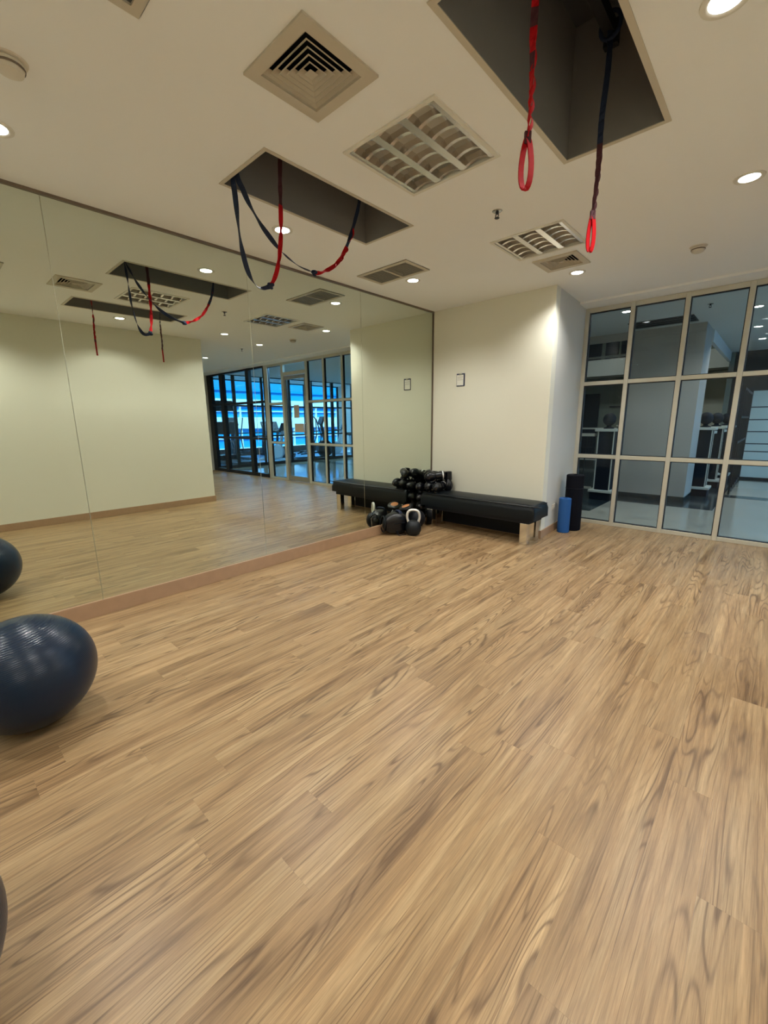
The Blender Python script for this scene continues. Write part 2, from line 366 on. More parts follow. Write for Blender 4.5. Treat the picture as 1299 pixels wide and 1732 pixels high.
ups = [(1.600, 0.052), (2.134, 0.05), (2.699, 0.05), (3.264, 0.05), (3.875, 0.05), (4.480, 0.075), (5.430, 0.085), (6.150, 0.17)]
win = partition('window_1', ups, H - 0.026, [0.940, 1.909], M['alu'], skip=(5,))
# door bay of the light frame
B(4.5175, 5.3875, YG - 0.03, YG + 0.03, H - 0.08, H - 0.026).build('rail', M['alu'], win); B(4.5175, 5.3875, YG - 0.03, YG + 0.03, 2.55, 2.63).build('rail', M['alu'], win)
B(4.5175, 5.3875, YG - 0.004, YG + 0.004, 2.63, H - 0.08).build('pane', M['glass'], win)
dr = struct(bpy.data.objects.new('door_1', None)); COL.objects.link(dr); dr.location = (4.95, YG, 0)
fr = MB().box(-0.43, -0.365, -0.02, 0.02, 0.01, 2.54).box(0.365, 0.435, -0.02, 0.02, 0.01, 2.54).box(-0.365, 0.365, -0.02, 0.02, 0.01, 0.13).box(-0.365, 0.365, -0.02, 0.02, 2.45, 2.54)
fr.build('door_frame', M['steel'], dr)
B(-0.365, 0.365, -0.004, 0.004, 0.13, 2.45).build('pane', M['glass'], dr)
MB().tube([(-0.39, -0.02, 1.13), (-0.39, -0.075, 1.16), (-0.39, -0.075, 1.40), (-0.39, -0.02, 1.43)], 0.012).build('door_handle', M['chrome'], dr, smooth=50)
B(-0.115, 0.09, -0.0062, -0.0044, 1.55, 1.85).build('paper_notice', M['kraft'], dr)['label'] = 'upper beige paper notice on the glass'
B(-0.27, 0.09, -0.0062, -0.0044, 1.21, 1.415).build('paper_notice', M['kraft'], dr)['label'] = 'lower beige paper notice on the glass'
partition('window_2', [(6.245, 0.02), (7.03, 0.16), (8.48, 0.20), (9.22, 0.24)], H - 0.026, [1.03, 1.98], M['dark'], fw=0.06, base=0.09, dp=0.10, topw=0.05)

# ------------------------------------------------------------------ ceiling fittings
def downlight(x, y, label, z=H, power=None, col=None, group=None):
    t = thing('downlight', label, 'ceiling light', (x, y, z), 0, group)
    MB().lathe([(0.052, -0.002), (0.062, -0.007), (0.078, -0.005), (0.080, 0.0), (0.052, 0.0), (0.052, -0.002)], 28).build('trim_ring', M['white'], t, smooth=40)
    MB().lathe([(0, -0.0035), (0.053, -0.0035), (0.053, -0.001), (0, -0.001)], 28).build('lens', M['lens'], t)
    ld = bpy.data.lights.new('lamp', 'SPOT'); ld.energy = power or LAMP_W; ld.color = col or LAMP_COL; ld.spot_size = math.radians(142); ld.spot_blend = 0.75; ld.shadow_soft_size = 0.05
    lo = bpy.data.objects.new('lamp', ld); COL.objects.link(lo); lo.parent = t; lo.location = (0, 0, -0.012)
    return t
for x, y, lb in [
    (0.639, 2.163, 'lit round downlight behind the hatch with the drooping straps'),
    (0.616, 3.800, 'lit round downlight beside the two-panel return grille'),
    (1.955, 4.770, 'lit round downlight by the small square vent near the back wall'),
    (3.321, 3.735, 'lit round downlight at the far right edge of the studio ceiling'),
    (3.320, 2.190, 'lit round downlight cut by the top right corner of the picture'),
    (0.583, 0.512, 'lit round downlight above the mirror at the left edge'),
    (3.790, 4.676, 'lit round downlight over the open floor before the glass door'),
    (6.050, 4.684, 'lit round downlight past the wall end, seen only in the mirror'),
    (3.320, 0.512, 'lit round downlight over the camera corner beside the right wall'),
    (0.600, -1.00, 'unseen downlight added near the front wall on the mirror side'),  # this and the next are added behind the camera to light the foreground
    (3.320, -1.00, 'unseen downlight added near the front wall on the right side'),
    (7.900, 4.684, 'lit round downlight in the passage before the black framed glass')]:
    downlight(x, y, lb, power=LAMP_W * (0.9 if y < 0 else 1.0), group='studio ceiling downlights')

def recess(h, z0, depth, t, side, top):          # the four boards and the lid of an opening, local to t
    x0, x1, y0, y1 = h; ox, oy, oz = t.location
    x0 -= ox; x1 -= ox; y0 -= oy; y1 -= oy; a = z0 - oz; b = a + depth
    for bx_ in ((x0 - 0.012, x0, y0 - .012, y1 + .012), (x1, x1 + 0.012, y0 - .012, y1 + .012), (x0, x1, y0 - 0.012, y0), (x0, x1, y1, y1 + 0.012)):
        B(*bx_, a, b).build('side_board', side, t)
    B(x0 - .012, x1 + .012, y0 - .012, y1 + .012, b, b + 0.02).build('lid', top, t)
def frame_ring(h, t, wd, z0, z1, m_, name='frame', inset=0.0):
    x0, x1, y0, y1 = h; ox, oy, oz = t.location
    x0 -= ox; x1 -= ox; y0 -= oy; y1 -= oy
    f = MB().box(x0 - wd, x1 + wd, y0 - wd, y0 + inset, z0, z1).box(x0 - wd, x1 + wd, y1 - inset, y1 + wd, z0, z1).box(x0 - wd, x0 + inset, y0 + inset, y1 - inset, z0, z1).box(x1 - inset, x1 + wd, y0 + inset, y1 - inset, z0, z1)
    return f.build(name, m_, t)
mid = lambda h: ((h[0] + h[1]) / 2, (h[2] + h[3]) / 2, H)
hC = thing('ceiling_hatch', 'open dark ceiling hatch with drooping navy and red straps', 'ceiling hatch', mid(HOLES['C']), 0)
frame_ring(HOLES['C'], hC, 0.022, -0.004, 0.0, M['vent']); recess(HOLES['C'], H, 0.50, hC, M['hatch'], M['hatchtop'])
MB().bar((-0.005, -0.62, 0.33), (-0.005, 0.62, 0.33), 0.05).build('mounting_bar', M['blacksteel'], hC)
MB().bar((-0.23, -0.03 - 0.55, 0.20), (0.22, -0.03 - 0.55, 0.20), 0.03).build('mounting_bar', M['blacksteel'], hC)
hD = thing('ceiling_hatch', 'large open ceiling hatch with two straight hanging red straps', 'ceiling hatch', mid(HOLES['D']), 0)
frame_ring(HOLES['D'], hD, 0.026, -0.004, 0.0, M['vent']); recess(HOLES['D'], H, 0.62, hD, M['hatch'], M['hatchtop'])
MB().bar((0.0, -0.62, 0.40), (0.0, 0.50, 0.40), 0.045, 0.06).build('mounting_bar', M['blacksteel'], hD)
B(-0.032, 0.032, 0.47, 0.505, 0.34, 0.44).build('bar_bracket', M['blacksteel'], hD)
B(-0.22, 0.22, 0.05, 0.12, 0.52, 0.60).build('cross_beam', M['blacksteel'], hD)

def diffuser(h, label, nblades=5):
    t = thing('ceiling_diffuser', label, 'air vent', mid(h), 0); a = (h[1] - h[0]) / 2 ; b = (h[3] - h[2]) / 2
    frame_ring((h[0] + .045, h[1] - .045, h[2] + .045, h[3] - .045), t, 0.052, -0.010, 0.0, M['vent'])
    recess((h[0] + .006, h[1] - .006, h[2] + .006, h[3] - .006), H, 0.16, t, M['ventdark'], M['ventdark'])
    a -= 0.045; b -= 0.045; st = 1.0 / (nblades + 0.9)
    def ring(prof):
        q = MB(); vs = []; fs = []; n = len(prof)
        for s, z in prof: vs += [(-a * s, -b * s, z), (a * s, -b * s, z), (a * s, b * s, z), (-a * s, b * s, z)]
        for k in range(n):
            for j in range(4): fs.append((k * 4 + j, k * 4 + (j + 1) % 4, ((k + 1) % n) * 4 + (j + 1) % 4, ((k + 1) % n) * 4 + j))
        return q.add(vs, fs)
    for k in range(nblades):
        s1 = 1 - st * (k + 0.12); s0 = s1 - st * 0.90; e = 0.012
        ring([(s0, 0.016), (s1 - e, -0.001), (s1 - e, -0.005), (s1, -0.005), (s1, 0.0), (s0 + e, 0.018)]).build('blade', M['vent'], t)
    s = st * 0.82
    MB().add([(-a * s, -b * s, -0.004), (a * s, -b * s, -0.004), (a * s, b * s, -0.004), (-a * s, b * s, -0.004), (0, 0, 0.014)], [(0, 1, 4), (1, 2, 4), (2, 3, 4), (3, 0, 4), (3, 2, 1, 0)]).build('centre_cone', M['vent'], t)
    return t
diffuser(HOLES['A'], 'square four-way ceiling air diffuser nearest the camera')
diffuser(HOLES['G'], 'small square ceiling vent between the far light panel and back wall', 5)
hT = thing('ceiling_grille', 'square grey-green ceiling panel cut by the top left edge', 'air vent', mid(HOLES['T']))
frame_ring((HOLES['T'][0] + .03, HOLES['T'][1] - .03, HOLES['T'][2] + .03, HOLES['T'][3] - .03), hT, 0.036, -0.008, 0.0, M['vent'])
recess(HOLES['T'], H, 0.10, hT, M['hatch'], M['hatch'])
hE = thing('return_grille', 'rectangular grey return-air grille with two panels above the mirror', 'air vent', mid(HOLES['E']))
frame_ring((HOLES['E'][0] + .03, HOLES['E'][1] - .03, HOLES['E'][2] + .03, HOLES['E'][3] - .03), hE, 0.036, -0.008, 0.0, M['vent'])
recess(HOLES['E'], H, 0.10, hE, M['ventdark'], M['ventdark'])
B(-0.008, 0.008, -0.15, 0.15, -0.008, 0.02).build('divider', M['vent'], hE)
M['grille'] = mat('grille_enamel', (132, 126, 114), 0.5)
for s in (-1, 1):
    q = MB(); c0, c1 = (-0.287, -0.008) if s < 0 else (0.008, 0.287)
    for k in range(14):
        y = -0.145 + 0.0215 * k
        q.add([(c0, y, -0.004), (c1, y, -0.004), (c1, y + 0.0205, -0.001), (c0, y + 0.0205, -0.001), (c0, y, -0.002), (c1, y, -0.002), (c1, y + 0.0205, 0.001), (c0, y + 0.0205, 0.001)],
              [(0, 1, 2, 3), (7, 6, 5, 4), (0, 4, 5, 1), (2, 6, 7, 3), (0, 3, 7, 4), (1, 5, 6, 2)])
    stuff(q.build('slats', M['grille'], hE))

def troffer(h, label):
    t = thing('louvre_light', label, 'ceiling light', mid(h)); a = (h[1] - h[0]) / 2; b = (h[3] - h[2]) / 2
    frame_ring((h[0] + .012, h[1] - .012, h[2] + .012, h[3] - .012), t, 0.022, -0.008, 0.0, M['white'])
    recess((h[0] + .004, h[1] - .004, h[2] + .004, h[3] - .004), H, 0.11, t, M['white'], M['white'])
    ai, bi = a - 0.016, b - 0.016; bw = 2 * ai / 3
    tri = lambda c, wd, z0=-0.004, z1=0.055: [(c - wd, z0), (c + wd, z0), (c + wd * 0.25, z1), (c - wd * 0.25, z1)]
    for c in (-ai + bw, ai - bw): MB().prism_axis(tri(c, 0.022), 'y', -bi, bi).build('reflector', M['reflector'], t)
    for s in (-1, 1): MB().prism_axis([(s * ai, -0.004), (s * (ai - 0.022), -0.004), (s * (ai - 0.004), 0.055), (s * ai, 0.055)], 'y', -bi, bi).build('reflector', M['reflector'], t)
    for i in range(3):
        c = -ai + bw * (i + 0.5)
        MB().tube([(c, -bi + 0.02, 0.075), (c, bi - 0.02, 0.075)], 0.013, 10).build('fluorescent_tube', M['tube'], t, smooth=50)
        for k in range(6):
            y = -bi + 2 * bi * k / 5
            y = max(-bi + 0.01, min(bi - 0.01, y)); hw = bw / 2 - 0.012
            # arched cross blade: the underside rises towards the middle of the bay
            q = MB(); nseg = 6; vs = []; fs = []
            for j in range(nseg + 1):
                u = -1 + 2 * j / nseg; zb = -0.004 + 0.018 * (1 - u * u); zt = 0.050
                vs += [(c + u * hw, y - 0.011, zb), (c + u * hw, y + 0.011, zb), (c + u * hw, y + 0.003, zt), (c + u * hw, y - 0.003, zt)]
            for j in range(nseg):
                o_ = 4 * j; fs += [(o_ + r_, o_ + (r_ + 1) % 4, o_ + 4 + (r_ + 1) % 4, o_ + 4 + r_) for r_ in range(4)]
            fs += [(3, 2, 1, 0), (4 * nseg, 4 * nseg + 1, 4 * nseg + 2, 4 * nseg + 3)]
            q.add(vs, fs).build('cross_blade', M['reflector'], t)
    return t
troffer(HOLES['B'], 'unlit square louvre light panel between the two ceiling hatches')
troffer(HOLES['F'], 'unlit square louvre light panel further back beside the small vent')

def smoke(x, y, label):
    t = thing('smoke_detector', label, 'smoke detector', (x, y, H))
    MB().lathe([(0, -0.006), (0.062, -0.006), (0.066, 0), (0, 0)], 28).build('base', M['plastic'], t, smooth=40)
    MB().lathe([(0, -0.050), (0.030, -0.050), (0.044, -0.043), (0.050, -0.026), (0.054, -0.012), (0.050, -0.006), (0, -0.006)], 28).build('sensor_housing', M['plastic'], t, smooth=40)
    MB().lathe([(0.0515, -0.030), (0.053, -0.026), (0.053, -0.022), (0.0515, -0.020)], 28).build('vent_ring', M['trim'], t)
smoke(1.150, 0.502, 'white round smoke detector cut by the left edge of the picture')
smoke(2.942, 4.830, 'white round smoke detector near the glass partition')
def sprinkler(x, y, label, z=H):
    t = thing('sprinkler_head', label, 'sprinkler', (x, y, z))
    MB().lathe([(0, -0.005), (0.030, -0.004), (0.036, 0), (0, 0)], 20).build('escutcheon', M['steel'], t, smooth=40)
    MB().lathe([(0, -0.020), (0.010, -0.020), (0.012, -0.005), (0, -0.005)], 12).build('body', M['blacksteel'], t)
    MB().tube([(-0.010, 0, -0.018), (-0.012, 0, -0.034), (0, 0, -0.044)], 0.003, 6).tube([(0.010, 0, -0.018), (0.012, 0, -0.034), (0, 0, -0.044)], 0.003, 6).build('yoke', M['blacksteel'], t)
    MB().lathe([(0, -0.047), (0.016, -0.047), (0.018, -0.044), (0, -0.044)], 14).build('deflector', M['blacksteel'], t)
sprinkler(1.983, 3.043, 'small black sprinkler head between the louvre light panels')
sprinkler(4.433, 4.672, 'small black sprinkler head before the glass door, seen in the mirror')

# ------------------------------------------------------------------ suspension straps
def knot(p, r, m_, parent):
    p = Vector(p); pts = [p + Vector((r * 0.55 * math.cos(a) * (1.0 + 0.25 * math.cos(3 * a)), r * 0.6 * math.sin(2 * a), r * 0.6 * math.sin(a))) for a in [2 * PI * i / 28 for i in range(28)]]
    return MB().tube(pts, r * 0.42, 8, True).build('knot', m_, parent, smooth=60)
def pockets(pts, idx, parent, m_, amp=0.016, side=(0.74, 0.67, 0), wd=0.016):
    sd_ = Vector(side)
    for a, b in idx:
        seg = pts[a:b + 1]; n = len(seg)
        MB().ribbon(spline([p + sd_ * amp * math.sin(PI * i / (n - 1)) for i, p in enumerate(seg)], 3), wd, 0.002, (0.4, 1.0), (0.67, -0.74, 0)).build('loop_pocket', m_, parent)
U1d = [(1.05, 1.60, 3.075), (1.0, 1.565, 2.98), (0.997, 1.563, 2.891), (0.999, 1.567, 2.826), (1.0, 1.571, 2.746), (1.002, 1.574, 2.647), (1.004, 1.579, 2.556), (1.008, 1.591, 2.474), (1.015, 1.609, 2.391), (1.024, 1.632, 2.337), (1.034, 1.658, 2.303), (1.046, 1.687, 2.295), (1.057, 1.717, 2.304), (1.067, 1.742, 2.317)]
U1r = [(1.067, 1.742, 2.317), (1.09, 1.763, 2.371), (1.107, 1.779, 2.439), (1.121, 1.792, 2.535), (1.128, 1.799, 2.621), (1.133, 1.803, 2.715), (1.135, 1.806, 2.826), (1.140, 1.807, 2.926), (1.150, 1.809, 3.06), (1.152, 1.809, 3.19)]
U2d = [(1.06, 1.60, 3.075), (1.03, 1.57, 2.99), (1.02, 1.581, 2.903), (1.023, 1.608, 2.849), (1.027, 1.639, 2.787), (1.032, 1.677, 2.729), (1.037, 1.722, 2.671), (1.044, 1.774, 2.618), (1.05, 1.829, 2.568), (1.057, 1.886, 2.531), (1.067, 1.971, 2.493), (1.077, 2.047, 2.478), (1.083, 2.099, 2.469)]
U2r = [(1.083, 2.099, 2.469), (1.088, 2.163, 2.489), (1.094, 2.237, 2.528), (1.098, 2.298, 2.574), (1.103, 2.354, 2.642), (1.106, 2.394, 2.707), (1.109, 2.436, 2.794), (1.125, 2.471, 2.902), (1.145, 2.50, 3.03), (1.150, 2.51, 3.19)]
SIDE = (0.74, 0.67, 0)
def drop_strap(dk, rd, label, maroon_top=False):
    t = thing('suspension_strap', label, 'strap', dk[0]); o = Vector(dk[0]); D = [p - o for p in spline(dk, 6)]; R = [p - o for p in spline(rd, 6)]
    MB().ribbon(D, 0.032, 0.003, (0.1, 1.0), SIDE, 0.55).build('webbing', M['navy'], t)['label'] = 'navy webbing half'
    k = int(len(R) * (0.62 if maroon_top else 0.55))
    MB().ribbon(R[:k + 1], 0.028, 0.003, (0.5, 0.9), SIDE, 0.6).build('webbing', M['red'], t)['label'] = 'red webbing half'
    MB().ribbon(R[k:], 0.026, 0.003, (0.9, 0.3), SIDE, 0.3).build('webbing', M['maroon'] if maroon_top else M['navy'], t)['label'] = 'dark upper end of the red half'
    knot(D[-1], 0.021, M['navy'], t)
    return t, R
t, R = drop_strap(U1d, U1r, 'navy and red strap drooping lowest from the hatch, nearer the camera', True)
pockets(R, [(12, 18), (19, 25)], t, M['red'], 0.010)
t, R = drop_strap(U2d, U2r, 'navy and red strap swagged across the length of the hatch')
pockets(R, [(10, 17), (18, 24), (25, 30), (33, 39)], t, M['red'], 0.020)

def hang_strap(x, y, ztop, zs, zloop, zb, label, mats, sway, lw_=0.022):
    t = thing('suspension_strap', label, 'strap', (x, y, ztop))
    n = 40; pts = [Vector((sway(u)[0], sway(u)[1], -(ztop - zloop) * u)) for u in [i / n for i in range(n + 1)]]
    cuts = [int(n * c) for c in zs] + [n]; a = 0
    for i, c in enumerate(cuts):
        MB().ribbon(pts[a:c + 1], 0.026 if i < 3 else 0.020, 0.004, (0.25 * i, 0.25 * i + 0.5), SIDE, 0.3).build('webbing', mats[i], t); a = c
    pockets(pts, [(n - 7, n - 4), (n - 4, n - 1), (n - 11, n - 7), (n - 16, n - 11)], t, mats[-1], 0.013)
    e = pts[-1]; L_ = zloop - zb; lp = []
    for i in range(25):
        u = i / 24; a_ = 2 * PI * u; wv = lw_ * math.sin(a_) * (0.35 + 0.65 * math.sin(PI * u)); lp.append(e + Vector((0.96 * wv, 0.28 * wv, -L_ * (0.5 - 0.5 * math.cos(a_)))))
    MB().ribbon(lp, 0.021, 0.005, (0, 0), (0.535, 0.844, 0)).build('handle_loop', M['red'], t)['label'] = 'bright red loop handle'
    MB().box(-0.012, 0.012, -0.006, 0.006, -0.02, 0.02).build('stitching', M['maroon'], t, loc=e, rot=(0, 0, 0.74))
    MB().tube([(0.045 * math.cos(a_), 0, 0.02 + 0.055 * math.sin(a_)) for a_ in [2 * PI * i / 20 for i in range(20)]], 0.009, 8, True).build('bar_loop', M['navy'], t, smooth=60)
    return t
hang_strap(2.821, 1.735, 3.245, [0.48, 0.56, 0.66, 0.73, 0.80], 2.465, 2.295, 'bright red strap hanging straight with a loop, nearest the camera',
           [M['red'], M['maroon'], M['red'], M['maroon'], M['red'], M['red']], lambda u: (0.004 * math.sin(9 * u), 0.012 * math.sin(5 * u) * u))
hang_strap(2.816, 2.545, 3.245, [0.40, 0.62, 0.78], 2.455, 2.285, 'thin dark strap with a red loop hanging from the hatch end',
           [M['navy'], M['navy'], M['maroon'], M['maroon']], lambda u: (0.003 * math.sin(11 * u), -0.032 * u * u + 0.006 * math.sin(8 * u)), 0.016)

# ------------------------------------------------------------------ exercise balls
def ball(x, y, r, label, rot):
    t = thing('exercise_ball', label, 'exercise ball', (x, y, 0), 0, 'exercise balls')
    q = MB().ellipsoid((0, 0, 0), (r, r, r * 0.985), 64, 40); q.build('ball_skin', M['ball'], t, smooth=80, loc=(0, 0, r * 0.985), rot=rot)
    MB().lathe([(0, 0.004), (0.007, 0.003), (0.009, -0.002), (0, -0.002)], 12).build('valve_plug', M['white'], t, smooth=50, loc=(-r * 0.60, -r * 0.55, r * 0.985 + r * 0.57), rot=(0.9, -0.75, 0))
ball(1.145, 0.19, 0.275, 'dark navy exercise ball on the floor beside the mirror', (0.16, -0.10, 0))
ball(2.352, -0.30, 0.27, 'dark navy exercise ball barely showing at the lower left edge', (0.3, 0.2, 0))

# ------------------------------------------------------------------ bench
bn = thing('padded_bench', 'long low bench with black padded leather seat on polished legs', 'bench', (0.93, 4.81, 0))
q = MB(); nx, ny = 48, 12; x0, x1, y0, y1 = -0.80, 0.815, -0.215, 0.195; vs = []; fs = []
def seat_pt(u, v, top):
    x = x0 + (x1 - x0) * u; y = y0 + (y1 - y0) * v
    d = min(x - x0, x1 - x, y - y0, y1 - y)
    rr = 0.036; e = math.sqrt(max(0.0, 1 - (1 - min(1, d / rr)) ** 2))
    dome = 0.018 * math.sin(PI * v) * min(1.0, min(u, 1 - u) * 12)
    return (x, y, (0.405 + 0.072 * e + dome) if top else (0.305 - 0.004 * e))
import itertools
for top in (1, 0):
    for i in range(nx + 1):
        for j in range(ny + 1):
            cu = 0.5 - 0.5 * math.cos(PI * i / nx); cv = 0.5 - 0.5 * math.cos(PI * j / ny)
            vs.append(seat_pt(0.6 * cu + 0.4 * i / nx, 0.6 * cv + 0.4 * j / ny, top))
W_ = ny + 1; T_ = (nx + 1) * W_
for i in range(nx):
    for j in range(ny):
        a = i * W_ + j; fs.append((a, a + W_, a + W_ + 1, a + 1)); fs.append((T_ + a, T_ + a + 1, T_ + a + W_ + 1, T_ + a + W_))
rim = [i * W_ for i in range(nx + 1)] + [nx * W_ + j for j in range(1, ny + 1)] + [i * W_ + ny for i in range(nx - 1, -1, -1)] + [j for j in range(ny - 1, 0, -1)]
for a, b in zip(rim, rim[1:] + rim[:1]): fs.append((a, b, T_ + b, T_ + a))
q.add(vs, fs); q.build('seat', M['leather'], bn, smooth=60)
MB().tube(spline([(x0 + .05, y0 + .008, .466), (x1 - .05, y0 + .008, .466), (x1 - .015, y0 + .025, .466), (x1 - .008, y0 + .06, .466), (x1 - .008, y1 - .03, .466)], 8), 0.005, 8).build('piping', M['pvc'], bn, smooth=60)
B(x0 + 0.05, x1 - 0.06, y0 + 0.03, y1 - 0.03, 0.255, 0.304).build('apron', M['rubber'], bn, bevel=0.004)
B(x0 + 0.06, x1 - 0.16, y1 - 0.035, y1 - 0.02, 0.02, 0.255).build('back_panel', M['rubber'], bn)['label'] = 'black board under the seat at the back'
for sx_, sy_ in ((0.69, -0.145), (0.69, 0.10), (-0.67, -0.145), (-0.67, 0.10)):
    B(sx_ - 0.048, sx_ + 0.048, sy_ - 0.042, sy_ + 0.042, 0.0, 0.256).build('leg', M['chrome'], bn, bevel=0.004)

# ------------------------------------------------------------------ rollers, mat
br = thing('foam_roller', 'short blue foam roller standing upright beside the bench end', 'foam roller', (1.755, 5.53, 0))
MB().lathe([(0.028, 0.0), (0.068, 0.0), (0.074, 0.006), (0.074, 0.444), (0.068, 0.45), (0.028, 0.45), (0.024, 0.44), (0.024, 0.01), (0.028, 0.0)], 36).build('foam_body', M['blue'], br, smooth=40)
kr = thing('foam_roller', 'tall black foam roller standing in the corner by the glass', 'foam roller', (1.79, 5.74, 0))
MB().lathe([(0.03, 0.0), (0.098, 0.0), (0.108, 0.01), (0.108, 0.725), (0.098, 0.735), (0.03, 0.735), (0.03, 0.0)], 36).build('foam_body', M['blackfoam'], kr, smooth=40)
MB().tube([(0.1095 * math.cos(a), 0.1095 * math.sin(a), 0.56) for a in [2 * PI * i / 32 for i in range(32)]], 0.004, 6, True).build('strap', M['rubber'], kr, smooth=60)

# ------------------------------------------------------------------ clipboard, socket
cb = thing('clipboard', 'small navy clipboard holding a white sheet on the back wall', 'clipboard', (0.458, YB, 1.972))
B(-0.062, 0.062, -0.008, 0.0, -0.085, 0.078).build('board', M['clip'], cb, bevel=0.002)
B(-0.056, 0.045, -0.0095, -0.0082, -0.074, 0.060).build('paper', M['paper'], cb)
B(-0.022, 0.022, -0.016, -0.008, 0.058, 0.078).build('clip', M['steel'], cb, bevel=0.002)
B(-0.046, 0.036, -0.0100, -0.0096, 0.030, 0.034).box(-0.046, 0.030, -0.0100, -0.0096, 0.012, 0.015).box(-0.046, 0.036, -0.0100, -0.0096, -0.006, -0.003).build('printed_lines', M['trim'], cb)
sk = thing('wall_socket', 'white socket plate low on the corner wall behind the blue roller', 'socket', (1.630, 5.47, 0.33), 0.067)
B(0, 0.009, -0.06, 0.06, -0.036, 0.036).build('plate', M['plastic'], sk, bevel=0.003)
B(0.009, 0.0105, -0.04, -0.01, -0.014, 0.014).build('socket_face', M['white'], sk); B(0.009, 0.0105, 0.01, 0.04, -0.014, 0.014).build('socket_face', M['white'], sk)

# ------------------------------------------------------------------ boxing gear pile in the corner
def glove(label, centre, d, roll=0.0, s=1.0, stripe=True):
    d = Vector(d).normalized(); t = thing('boxing_glove', label, 'boxing glove', Vector(centre) - d * 0.02 * s, 0, 'boxing gloves piled in the corner')
    t.rotation_mode = 'QUATERNION'; from mathutils import Quaternion
    t.rotation_quaternion = d.to_track_quat('Z', 'X') @ Quaternion((0, 0, 1), roll); t.scale = (s, s, s)
    def fist(v):
        v = v.copy(); k = 1.0 - 0.22 * max(0.0, -v.z); v.x *= k; v.y *= k * (1.0 + 0.12 * max(0, v.z)); v.y += 0.22 * max(0.0, v.z) ** 2; return v
    MB().ellipsoid((0, 0, 0.06), (0.064, 0.058, 0.092), 22, 14, fn=fist).build('mitt', M['pvc'], t, smooth=80)
    MB().tube(spline([(0.036, 0.02, -0.005), (0.056, 0.036, 0.030), (0.056, 0.050, 0.068), (0.042, 0.058, 0.092)], 4), [0.022] * 3 + [0.024] * 6 + [0.021] * 2 + [0.017, 0.010], 12).build('thumb', M['pvc'], t, smooth=80)
    MB().lathe([(0.044, -0.115), (0.050, -0.112), (0.049, -0.06), (0.050, -0.02), (0.046, 0.0), (0.040, 0.0), (0.040, -0.10), (0.044, -0.115)], 22).build('cuff', M['pvc'], t, smooth=50)
    if stripe: MB().lathe([(0.0505, -0.098), (0.0525, -0.096), (0.0525, -0.086), (0.0505, -0.084)], 22).build('cuff_band', M['stripe'], t, smooth=50)
G = [("black glove standing cuff-up at the right end of the pile", (0.378, 4.895, 0.612), (0.05, 0, -1), 0.5, 1.05, False),
     ("black glove lying along the bench front edge, right one", (0.345, 4.715, 0.566), (0.1, -1, 0), 2.2, 1.05, True),
     ("black glove lying along the bench front edge, left one", (0.205, 4.705, 0.566), (0.2, -1, 0), 2.6, 1.0, True),
     ("black glove lying against the back wall under the pile", (0.17, 4.945, 0.566), (1, 0, 0), 2.8, 1.0, False),
     ("black glove lying crosswise on the two front gloves", (0.262, 4.72, 0.70), (-0.75, -0.65, -0.1), 2.5, 1.08, True),
     ("black glove on top of the pile next to the mirror", (0.085, 4.83, 0.685), (0.55, -0.75, 0.30), 2.4, 1.18, True),
     ("black glove at the back of the pile near the corner trim", (0.20, 4.915, 0.69), (1, -0.1, 0), 1.2, 1.05, True),
     ("black glove in the bench gap beside the mirror, topmost of four", (0.068, 4.70, 0.53), (0.1, -1, 0.25), 2.6, 1.0, True),
     ("black glove in the bench gap beside the mirror, second of four", (0.066, 4.72, 0.395), (0, -1, 0.05), 2.4, 1.0, True),
     ("black glove in the bench gap beside the mirror, third of four", (0.066, 4.74, 0.262), (0, -1, 0.0), 0.6, 1.0, False),
     ("black glove in the bench gap beside the mirror, lowest of four", (0.066, 4.77, 0.128), (0, -1, 0.0), 2.0, 1.0, False)]
for g_ in G: glove(*g_)
# kick pad / bag lying by the mirror
bag = thing('strike_shield', 'black padded strike shield lying on the floor against the skirting', 'strike pad', (0.140, 4.035, 0), -0.42)
def slab(v):
    v = v.copy(); e = 3.2; n = (abs(v.x) ** e + abs(v.z) ** e) ** (1 / e)
    if n > 1e-6: k = math.hypot(v.x, v.z) / n; v.x *= k; v.z *= k
    return v
MB().ellipsoid((0, 0.02, 0.145), (0.098, 0.20, 0.145), 28, 18, fn=slab).build('pad_body', M['pvc'], bag, smooth=80)
MB().tube([(0.074 * math.cos(a), -0.163 - 0.012 * math.cos(a) ** 2, 0.145 + 0.106 * math.sin(a)) for a in [2 * PI * i / 28 for i in range(28)]], 0.008, 8, True).build('end_piping', M['leather'], bag, smooth=60)
MB().ribbon(spline([(-0.06, 0.06, 0.268), (-0.05, 0.05, 0.300), (0.0, 0.04, 0.312), (0.05, 0.05, 0.300), (0.06, 0.06, 0.264)], 5), 0.035, 0.006, (0, 0), (0, 1, 0)).build('carry_handle', M['navy'], bag)
_bi = (Matrix.Translation((0.140, 4.035, 0)) @ Matrix.Rotation(-0.42, 4, 'Z')).inverted()
MB().ribbon(spline([_bi @ Vector(p) for p in [(0.20, 3.99, 0.10), (0.232, 3.985, 0.03), (0.248, 4.0, 0.004), (0.262, 4.045, 0.004), (0.285, 4.085, 0.004)]], 6), 0.022, 0.004, (0, 0), (0.6, -0.8, 0)).build('loose_strap', M['rubber'], bag)
MB().ribbon([(0.099, -0.06, 0.16), (0.1, 0.1, 0.16)], 0.02, 0.004, (PI / 2, PI / 2), (0, 0, 1)).build('side_stripe', M['leather'], bag)
